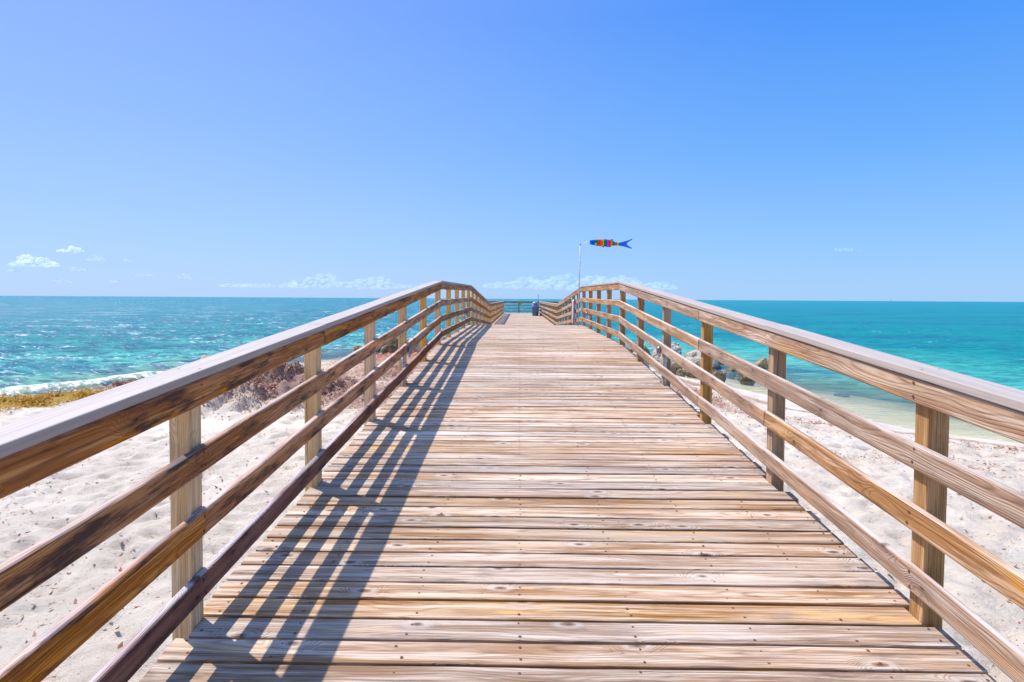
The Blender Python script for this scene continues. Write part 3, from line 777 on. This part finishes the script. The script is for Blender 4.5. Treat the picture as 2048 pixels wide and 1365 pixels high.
RL = [
    (-8.0, 37.2, 1.2, 1.0, 1.0, 'rock_brown', 'rounded grey brown boulder left of the pier by the breaking water'),
    (-9.1, 36.8, .8, .7, .8, 'rock_dark', 'dark pointed rock left of the rounded boulder at the surf edge'),
    (-6.2, 36.5, 1.1, .9, 1.0, 'rock_pale', 'grey boulder close to the left railing above the red weed'),
    (-5.3, 31.0, 1.2, .9, 1.0, 'rock_pale', 'grey slab rock under the left rail lamp'),
    (-7.4, 34.0, .9, .6, .8, 'rock_dark', 'dark rock half buried in the red weed left of the pier'),
    (-7.7, 28.6, .8, .6, .7, 'rock_brown', 'rock draped with yellow weed left of the pier'),
    (-4.6, 34.5, 1.0, 1.0, .9, 'rock_pale', 'pale rock against the pier edge on the left side'),
    (-6.0, 29.4, .45, .35, .4, 'rock_dark', 'small dark stone in the weed below the left rail lamp'),
]
for i_, (x, y, w, h, dp, mt, lb) in enumerate(RL): rock(x, y, w, h, dp, M[mt], lb, i_ + 31)

# ------------------------------------------------------------------ seaweed as real litter
def weed_mat(name, a, b):
    t = NT(name)
    r = t.attr('rnd', 'Fac'); n = t.noise(t.n('ShaderNodeTexCoord').outputs['Object'], 2.0, 3)
    col = t.mix(t.smooth(t.math('ADD', t.math('MULTIPLY', r, .7), t.math('MULTIPLY', n, .3)), .2, .8), a, b)
    return t.done(t.bsdf(col, .8, None, 0, .2))
def litter(name, label, mat, spots, size, lift, seed):
    rg = np.random.default_rng(seed); xs, ys_, sc = [], [], []
    for (cx, cy_, rx, ry, an, n) in spots:
        u = rg.normal(0, .55, n) * rx; v = rg.normal(0, .55, n) * ry
        cl = fbm(u * 1.8 + cx, v * 1.8 + cy_, 3, seed); keep = cl + rg.uniform(-.18, .18, n) > .47
        u, v = u[keep], v[keep]
        xs.append(cx + u * math.cos(an) - v * math.sin(an)); ys_.append(cy_ + u * math.sin(an) + v * math.cos(an))
    x = np.concatenate(xs); y = np.concatenate(ys_); z, d = land(x[None], y[None]); z = z[0]; d = d[0]
    ok = d > -.8; x, y, z = x[ok], y[ok], np.maximum(z[ok], 0)
    n = len(x); m = MB(); V = []; F = []; RN = []
    s = size * rg.uniform(.5, 1.5, n); up = rg.uniform(0, 1, n) ** 2 * lift
    for i in range(n):
        th = rg.uniform(0, 6.28); ph = rg.uniform(-.9, .9)
        a = Vector((math.cos(th), math.sin(th), math.sin(ph) * .8)) * s[i]; b = Vector((-math.sin(th), math.cos(th), rg.uniform(-.8, .8))) * s[i] * rg.uniform(.25, .6)
        c = Vector((x[i], y[i], z[i] + up[i] + .004)); k = len(V)
        V += [c - a, c - b, c + a + Vector((0, 0, s[i] * .3)), c + b]; F.append((k, k + 1, k + 2, k + 3)); RN += [float(rg.uniform())] * 4
    m.v = [tuple(q) for q in V]; m.f = F; m.wc = m.v; m.rn = RN
    return tag(m.build(name, mat), label, None, None, 'stuff')
brown = weed_mat('dry_brown_weed', (.24, .09, .05), (.60, .35, .24))
redw = weed_mat('red_brown_weed', (.32, .08, .035), (.66, .28, .14))
yel = weed_mat('yellow_sargassum', (.30, .14, .01), (.64, .36, .03))
litter('dried_seaweed', 'dried brown seaweed strewn over the sand mound left of the pier', brown,
       [(-5.8, 14.2, 2.4, 1.3, .1, 22000), (-3.4, 18.6, 2.4, 2.2, 0, 7000), (-11.9, 17.9, 1.2, .8, .6, 9000), (-2.8, 14.4, 1.2, 1.6, 0, 1300), (-7.4, 10.0, 5, 2.0, 0, 500), (-6, 7, 4, 3, 0, 1400), (-5, 4.5, 3, 2, 0, 700)], .022, .025, 1)
litter('red_seaweed', 'red brown seaweed heaped between the rocks left of the pier', redw,
       [(-5.6, 28, 2.6, 4.5, 0, 9000), (-8.0, 34.5, 2.0, 2.4, 0, 4000), (-3.6, 22.5, 1.8, 2.0, 0, 1500)], .035, .09, 2)
litter('sargassum', 'yellow brown sargassum bank at the left edge by the surf', yel,
       [(-13.3, 15.0, 2.9, 1.6, .6, 30000), (-16.8, 13.0, 3.2, 1.3, .4, 9000), (-11.2, 22.9, 1.9, .6, 1.0, 2500), (-6.4, 27.0, 1.3, 1.6, 0, 2600)], .028, .16, 3)
litter('seaweed_wrack', 'dark dry seaweed scraps in lines on the right beach', brown,
       [(5.3, 17.0, .8, 2.8, .1, 3200), (6.6, 13.6, 1.3, .4, -.4, 1600), (8.2, 11.9, 1.6, .35, -.25, 1700), (10.5, 11.0, 1.8, .3, -.3, 1400), (6.6, 10.2, 1.6, .8, -.3, 1500), (5.0, 19.8, .5, .3, 0, 300),
        (9.5, 9.2, 3, .6, -.3, 300), (7, 7, 3, 2, 0, 1100), (5, 4.5, 2, 2, 0, 500), (12, 9.5, 2.5, .5, -.3, 400), (8.6, 15.6, .5, .25, -1, 120), (5.5, 14.5, 1.2, 3, 0, 700)], .022, .025, 4)
M['teal'] = simple('teal_netting', (.02, .34, .30), .5)
m = MB()
for q in range(26):
    p = Vector((2.35 + random.gauss(0, .12), 4.6 + random.gauss(0, .9), .64)); pts = []
    p.z = hl(p.x, p.y) + .02
    for w_ in range(7):
        p = p + Vector((random.gauss(0, .05), random.gauss(0, .07), 0)); p.z = hl(p.x, p.y) + .02 + random.random() * .05; pts.append(p.copy())
    m.tube(pts, .006, 5, random.random())
tag(m.build('fishing_net', M['teal'], None, origin=(2.35, 4.6, .6)), 'tangled teal net scraps on the sand under the right railing', 'net')

# ------------------------------------------------------------------ lamps on the rails
def rail_lamp(x, y, side, label, hh=.47, pipe_top=.42):
    z = dz(y); sg = 1 if side == 'R' else -1
    t_ = thing('rail_lamp', label, 'lamp', (x, y, z), 'small deck lamps fixed to the railings')
    m = MB(); c = (x - sg * .055, y - .01, z + hh - .05)
    m.lathe(c, [(.0, -.045), (.03, -.042), (.036, -.025), (.036, .012), (.03, .032), (.02, .042), (.0, .045)], 16)
    m.build('lamp_head', M['lamp'], t_, smooth=True)
    m = MB(); m.lathe((x - sg * .055, y - .01, z + hh - .1), [(.0, -.035), (.015, -.03), (.022, -.01), (.022, 0.0)], 12); m.build('lens', M['galv'], t_, smooth=True)
    m = MB(); m.tube([(x + sg * .012, y - .055, z + pipe_top - .02), (x + sg * .012, y - .055, z - .05)], .0125, 8)
    m.tube([(x + sg * .012, y - .055, z + .27), (x + sg * .012, y - .055, z + .33)], .02, 8)
    m.tube([(x - sg * .05, y - .02, z + hh - .07), (x - sg * .02, y - .05, z + hh - .09), (x + sg * .012, y - .055, z + pipe_top - .03)], .011, 8)
    m.build('conduit', M['galv'], t_, smooth=True)
    return t_
rail_lamp(XR, YR0 + 3 * S, 'R', 'round metal lamp on the right railing beside the pale boulders')
rail_lamp(XL, YL0 + 3 * S - .02, 'L', 'round metal lamp on the left railing above the red weed')
rail_lamp(XR, YR0 + 8 * S, 'R', 'small lamp on the right railing one post before the windsock pole', .42, .36)
rail_lamp(XL, YL0 + 8 * S, 'L', 'small lamp on the left railing near the far end of the hump', .42, .36)

# ------------------------------------------------------------------ windsock pole and fish windsock
YP = 16.2
pl = thing('windsock_pole', 'thin pale pole tied to the right railing at the top of the hump', 'pole', (1.615, YP, dz(YP)))
m = MB(); m.tube([(1.615, YP, dz(YP)), (1.63, YP, 3.6), (1.655, YP, 4.80)], [.017, .016, .012], 10); m.build('shaft', M['white_pvc'], pl, smooth=True)
m = MB(); m.lathe((1.657, YP, 4.80), [(0, -.03), (.018, -.025), (.02, .0), (.012, .02), (0, .024)], 12); m.build('end_cap', M['lamp'], pl, smooth=True)
FS = .001073
def fx(px): return 1.655 + (px - 400) * FS
def fz(py): return 4.815 + (372 - py) * FS
def fish_mat():
    t = NT('rainbow_nylon')
    wc = t.attr('wc'); s = t.sep(wc)
    u, v = s[0], s[1]                    # u 0..1 along the body, v angle / 2pi
    sc = t.math('MULTIPLY', t.math('ABSOLUTE', t.math('SINE', t.math('MULTIPLY', v, math.pi * 9))), -.022)
    uu = t.math('ADD', u, sc)
    B, G, RD, O, Y_, P_ = (.0, .13, 1.0), (.0, .42, .03), (1.0, .03, .08), (1.0, .22, .0), (.75, .95, .08), (.60, .12, .95)
    L = 770.0
    st_ = [(0, B), (95, G), (195, RD), (255, O), (310, Y_), (332, G), (380, B), (415, P_), (448, RD), (505, O), (535, Y_), (552, G), (600, B), (625, P_), (645, RD), (690, Y_), (720, G), (760, B)]
    col = t.ramp(uu, [(q / L, c) for q, c in st_], 'CONSTANT')
    sh = t.bsdf(col, .5, None, 0, .3)
    tr = t.n('ShaderNodeBsdfTranslucent'); t.put(tr.inputs[0], col)
    mx = t.n('ShaderNodeMixShader'); mx.inputs[0].default_value = .7; t.t.links.new(sh, mx.inputs[1]); t.t.links.new(tr.outputs[0], mx.inputs[2])
    return t.done(mx.outputs[0])
M['fish'] = fish_mat()
M['blue_nylon'] = simple('blue_nylon', (.0, .16, 1.0), .5)
M['white_nylon'] = simple('white_nylon', (.8, .8, .78), .5)
M['black'] = simple('black_nylon', (.01, .01, .012), .5)
fish = thing('fish_windsock', 'rainbow fish windsock with a blue forked tail streaming from the thin pole', 'windsock', (fx(640), YP, fz(340)))
pr_ = [(640, 290, 390), (690, 280, 396), (735, 268, 404), (850, 262, 425), (960, 260, 440), (1060, 262, 446), (1150, 275, 440), (1230, 305, 418), (1290, 325, 412), (1350, 332, 415), (1410, 340, 420)]
m = MB(); nn = 24; vs = []; ws = []; fs = []
for i_, (px, t0, b0) in enumerate(pr_):
    r_ = (b0 - t0) / 2 * FS; cz = fz((t0 + b0) / 2); yo = .02 * math.sin(i_ * .9)
    for k in range(nn):
        an = 2 * math.pi * k / nn; rr = r_ * (1 + .04 * math.sin(5 * an + i_))
        vs.append((fx(px), YP + yo + rr * math.cos(an) * (.85 if i_ < 9 else .4), cz + rr * math.sin(an))); ws.append(((px - 640) / 770.0, k / nn, 0))
for i_ in range(len(pr_) - 1):
    for k in range(nn): fs.append((i_ * nn + k, i_ * nn + (k + 1) % nn, (i_ + 1) * nn + (k + 1) % nn, (i_ + 1) * nn + k))
m.add(vs, fs, ws); m.build('body', M['fish'], fish, smooth=True)
def flat(name, poly, mat, yo, th=.006, parent=fish):
    m = MB(); n = len(poly)
    vs = [(fx(a), YP + yo - th / 2, fz(b)) for a, b in poly] + [(fx(a), YP + yo + th / 2, fz(b)) for a, b in poly]
    m.add(vs, [tuple(range(n)), tuple(range(2 * n - 1, n - 1, -1))] + [(i, i + n, (i + 1) % n + n, (i + 1) % n) for i in range(n)])
    return m.build(name, mat, parent)
flat('tail_fin', [(1400, 338), (1480, 318), (1600, 288), (1700, 246), (1722, 240), (1712, 268), (1640, 310), (1590, 345), (1580, 385), (1610, 415), (1690, 462), (1714, 486), (1690, 492), (1560, 455), (1470, 432), (1400, 422)], M['blue_nylon'], 0)
flat('dorsal_fin', [(1150, 276), (1180, 258), (1230, 260), (1262, 286), (1240, 276), (1215, 302)], M['blue_nylon'], 0)
flat('belly_fin', [(930, 432), (1010, 440), (1000, 452), (985, 456), (980, 478), (962, 458)], M['blue_nylon'], -.03)
flat('belly_fin', [(1040, 440), (1180, 434), (1165, 460), (1130, 456), (1095, 462), (1065, 452)], M['blue_nylon'], -.03)
def disc(name, c, r, mat, parent):
    m = MB(); m.add([(c[0] + r * math.cos(k * math.pi / 8), c[1], c[2] + r * math.sin(k * math.pi / 8)) for k in range(16)] + [(c[0] + r * math.cos(k * math.pi / 8), c[1] - .004, c[2] + r * math.sin(k * math.pi / 8)) for k in range(16)],
                    [tuple(range(15, -1, -1)), tuple(range(16, 32))] + [(k, (k + 1) % 16, (k + 1) % 16 + 16, k + 16) for k in range(16)])
    return m.build(name, mat, parent)
eye = disc('eye', (fx(785), YP - .066, fz(384)), .029, M['white_nylon'], fish)
m = MB(); r_ = .013; c_ = (fx(786), YP - .073, fz(385))
disc('pupil', c_, r_, M['black'], fish)
m = MB()
for (py, yo) in ((292, 0), (388, 0), (340, -.05)):
    m.tube([(fx(640), YP + yo, fz(py)), (fx(500), YP, fz(350)), (1.657, YP, 4.815)], .004, 5)
m.build('bridle', M['white_nylon'], fish)

# ------------------------------------------------------------------ bin, cone, towel, sign, rod
M['bin'] = simple('blue_grey_plastic', (.10, .17, .27), .45)
M['bin_lid'] = simple('grey_blue_lid', (.22, .29, .42), .4)
YB = 46.0
xb = -.0 + 1.25
bn_ = thing('rubbish_bin', 'blue grey round bin with a domed lid near the end of the pier', 'bin', (xb, YB, dz(YB)))
m = MB(); m.lathe((xb, YB, dz(YB)), [(0, 0.0), (.235, 0.0), (.24, .02), (.285, .60), (.30, .61), (.31, .64), (.31, .68), (.29, .69), (0, .69)], 28); m.build('body', M['bin'], bn_, smooth=False)
m = MB(); m.lathe((xb, YB, dz(YB) + .695), [(.30, 0), (.31, .03), (.28, .12), (.26, .15), (.255, .28), (.235, .33), (.17, .385), (.09, .41), (0, .415)], 28)
m.build('lid', M['bin_lid'], bn_, smooth=True)
m = MB(); m.box((xb, YB - .255, dz(YB) + .87), (.22, .03, .10)); m.build('flap', M['bin'], bn_)
M['red'] = simple('red_plastic', (.62, .02, .02), .45)
cn = thing('marker_cone', 'red and white cone standing between the bin and the right railing', 'cone', (xb + .42, YB - .3, dz(YB)))
m = MB(); q = (xb + .42, YB - .3, dz(YB)); m.box((q[0], q[1], q[2] + .02), (.26, .26, .04)); m.lathe(q, [(.11, .04), (.094, .2)], 18); m.build('base', M['red'], cn)
m = MB(); m.lathe(q, [(.094, .20), (.075, .36)], 18); m.build('reflective_band', M['white_nylon'], cn)
m = MB(); m.lathe(q, [(.075, .36), (.06, .52)], 18); m.build('middle', M['red'], cn)
m = MB(); m.lathe(q, [(.06, .52), (.045, .62)], 18); m.build('reflective_band', M['white_nylon'], cn)
m = MB(); m.lathe(q, [(.045, .62), (.03, .74), (0, .75)], 18); m.build('tip', M['red'], cn)

def towel_mat():
    t = NT('pink_striped_towel')
    s = t.sep(t.attr('wc')); st_ = t.math('SINE', t.math('MULTIPLY', s[0], 2 * math.pi * 6))
    col = t.mix(t.smooth(st_, -.3, .3), (.45, .20, .24), (.80, .70, .68))
    return t.done(t.bsdf(col, .9, t.bump(t.noise(s[0], 300, 2), .3, .002), 0, .1))
m = MB(); vs = []; ws = []; fs = []; nx, nz = 26, 16; yt = 18.1
for j in range(nz + 1):
    for i_ in range(nx + 1):
        u = i_ / nx; v = j / nz; pin = .45 + .55 * math.sin(min(1, v * 1.3) * math.pi / 2)
        if v > .8: pin *= 1 - (v - .8) * 1.3
        vs.append((XR - .062 - .045 - .045 * math.sin(u * 31) * (1 - .3 * v) - .02 * v - (0 if v > .06 else -.02), yt + (u - .5) * .42 * pin, dz(yt) + .80 - v * .72)); ws.append((u, v, 0))
for j in range(nz):
    for i_ in range(nx): fs.append((j * (nx + 1) + i_, j * (nx + 1) + i_ + 1, (j + 1) * (nx + 1) + i_ + 1, (j + 1) * (nx + 1) + i_))
m.add(vs, fs, ws)
tw = m.build('towel', towel_mat(), None, smooth=True, origin=(XR - .05, yt, dz(yt) + .8))
md = tw.modifiers.new('thickness', 'SOLIDIFY'); md.thickness = .006
tag(tw, 'pinkish striped towel hanging from the right railing beyond the windsock pole', 'towel')

M['yellow'] = simple('yellow_green_plate', (.42, .44, .03), .5)
sg_ = thing('notice_sign', 'small yellow plate on the far end railing', 'sign', (.0, YEND + 2.93, zt + .88))
m = MB(); vs = []
cxs = .09
for k in range(8):
    an = math.pi / 8 + k * math.pi / 4
    vs.append((cxs + .15 * math.cos(an), YEND + 2.955, zt + .89 + .14 * math.sin(an)))
vs += [(a, YEND + 2.94, c) for a, b, c in vs]
m.add(vs, [tuple(range(8)), tuple(range(15, 7, -1))] + [(k, (k + 1) % 8, (k + 1) % 8 + 8, k + 8) for k in range(8)]); m.build('plate', M['yellow'], sg_)
m = MB(); m.box((cxs, YEND + 2.957, zt + .55), (.05, .012, .5)); m.build('bracket', M['galv'], sg_)
rd = thing('rod_holder_pole', 'thin dark upright rod above the far end of the pier beside the bin', 'rod', (1.62, 50.5, dz(50)))
m = MB(); m.tube([(1.62, 50.5, dz(50)), (1.62, 50.5, dz(50) + 1.62)], .016, 8); m.build('shaft', M['lamp'], rd)
m = MB(); m.lathe((1.62, 50.5, dz(50) + 1.62), [(0, -.02), (.045, -.01), (.045, .02), (0, .04)], 10); m.build('tip', M['lamp'], rd)

mk = thing('channel_marker', 'tiny dark channel marker on the horizon far to the right', 'marker', (1500, 2400, 0))
m = MB(); m.tube([(1500, 2400, -3), (1500, 2400, 5)], .5, 8); m.build('pile', M['lamp'], mk)
m = MB(); m.box((1500, 2400, 6), (2.2, .6, 2.2)); m.build('board', M['lamp'], mk)

# ------------------------------------------------------------------ clouds
def cloud_mat(name, dens, edge=1.6):
    t = NT(name)
    lw = t.n('ShaderNodeLayerWeight'); lw.inputs[0].default_value = .5
    n = t.noise(t.n('ShaderNodeTexCoord').outputs['Object'], .006, 4, .6)
    f = t.math('SUBTRACT', 1.0, lw.outputs['Facing'])
    a = t.math('MULTIPLY', t.math('POWER', f, edge), t.smooth(n, .2, .6, .8, 1))
    a = t.math('MULTIPLY', a, dens)
    d = t.n('ShaderNodeBsdfDiffuse'); t.put(d.inputs[0], (.97, .97, .97))
    tl = t.n('ShaderNodeBsdfTranslucent'); t.put(tl.inputs[0], (.97, .97, .97))
    m1 = t.n('ShaderNodeMixShader'); m1.inputs[0].default_value = .5; t.t.links.new(d.outputs[0], m1.inputs[1]); t.t.links.new(tl.outputs[0], m1.inputs[2])
    tr = t.n('ShaderNodeBsdfTransparent')
    mx = t.n('ShaderNodeMixShader'); t.put(mx.inputs[0], a); t.t.links.new(tr.outputs[0], mx.inputs[1]); t.t.links.new(m1.outputs[0], mx.inputs[2])
    return t.done(mx.outputs[0])
DC = 9000.0
UP = DC / 1180.0          # metres per photo pixel at that range
def cdir(px, py):         # world position of a cloud seen towards (px, py) in the 2048 picture
    v = _f + _r * ((px - 1024) / 1180.0) - _u * ((py + 42 - 682.5) / 1180.0)
    return Vector((0, 0, 3.3)) + v * (DC / v.y)
def cloud(px0, px1, py0, py1, n, dens, label, seed, name='cloud', hump=None, group=None):
    rg = random.Random(seed); cx = cdir((px0 + px1) / 2, py1); m = MB(); vs0, fs0 = ICO3
    W_ = (px1 - px0) * UP; H_ = (py1 - py0) * UP
    for q in range(n):
        u = rg.uniform(0, 1); env = math.sin(math.pi * min(max(u, .02), .98)) ** .6
        if hump: env *= max(.2, sum(a * math.exp(-((u - c) / w) ** 2) for c, w, a in hump))
        hh = rg.uniform(0, 1) ** 1.3 * env * H_
        r = H_ * rg.uniform(.2, .4) * (.5 + .5 * env)
        c = cx + Vector(((u - .5) * W_, rg.uniform(-.3, .3) * H_, max(r * .25, hh - r * .4)))
        sv = Vector((rg.uniform(0, 99),) * 3)
        m.add([c + Vector((v.x * 1.35, v.y, v.z * .85)) * r * (1 + .35 * mnoise.noise(v * 1.4 + sv) + .10 * mnoise.noise(v * 3 + sv)) for v in vs0], fs0)
    o = m.build(name, cloud_mat(name + '_vapour', dens), None, smooth=True, origin=cx)
    rm = o.modifiers.new('merge', 'REMESH'); rm.mode = 'VOXEL'; rm.voxel_size = max(2.2, (px1 - px0) * UP / 260); rm.use_smooth_shade = True
    return tag(o, label, 'cloud', group)
G_ = 'small clouds low over the sea'
cloud(24, 114, 505, 531, 60, .95, 'larger puffy white cloud low at the left edge of the sky', 1, hump=[(.42, .16, 1.0), (.75, .2, .62), (.15, .15, .4)], group=G_)
cloud(115, 166, 487, 503, 34, .9, 'smaller puffy white cloud above and right of the larger puffy one', 2, hump=[(.65, .25, 1.0), (.15, .12, .35)], group=G_)
WS = [(140, 172, 533, 542, 'flat wisp of cloud below the two puffy clouds'), (172, 232, 511, 521, 'long faint wisp right of the two puffy clouds'), (246, 262, 516, 522, 'tiny bright wisp ending the row right of the puffy clouds'),
      (14, 40, 534, 543, 'faint wisp under the left end of the larger puffy cloud'), (100, 140, 553, 565, 'low faint wisp near the horizon at the left'), (218, 236, 558, 565, 'small low wisp below the tiny bright one'),
      (272, 308, 544, 552, 'faint flat wisp between the left clouds and the long bank'), (352, 384, 547, 556, 'last faint wisp before the left end of the long bank'), (1662, 1722, 492, 502, 'faint streak of cloud alone in the right sky')]
for i_, (a, b, c, d_, lb) in enumerate(WS): cloud(a, b, c, d_, 12, .26, lb, 10 + i_, group=G_)
cloud(436, 925, 550, 574, 200, .32, 'long pale bank of cloud above the horizon left of the pier', 40, 'cloud_bank', hump=[(.1, .1, .35), (.35, .1, .75), (.45, .06, .8), (.64, .09, 1.0), (.9, .07, .85)])
cloud(968, 1350, 546, 575, 220, .34, 'long pale bank of cloud behind the windsock pole', 41, 'cloud_bank', hump=[(.06, .05, .6), (.22, .1, .9), (.42, .08, .85), (.58, .1, .75), (.75, .08, .9), (.93, .06, 1.0)])
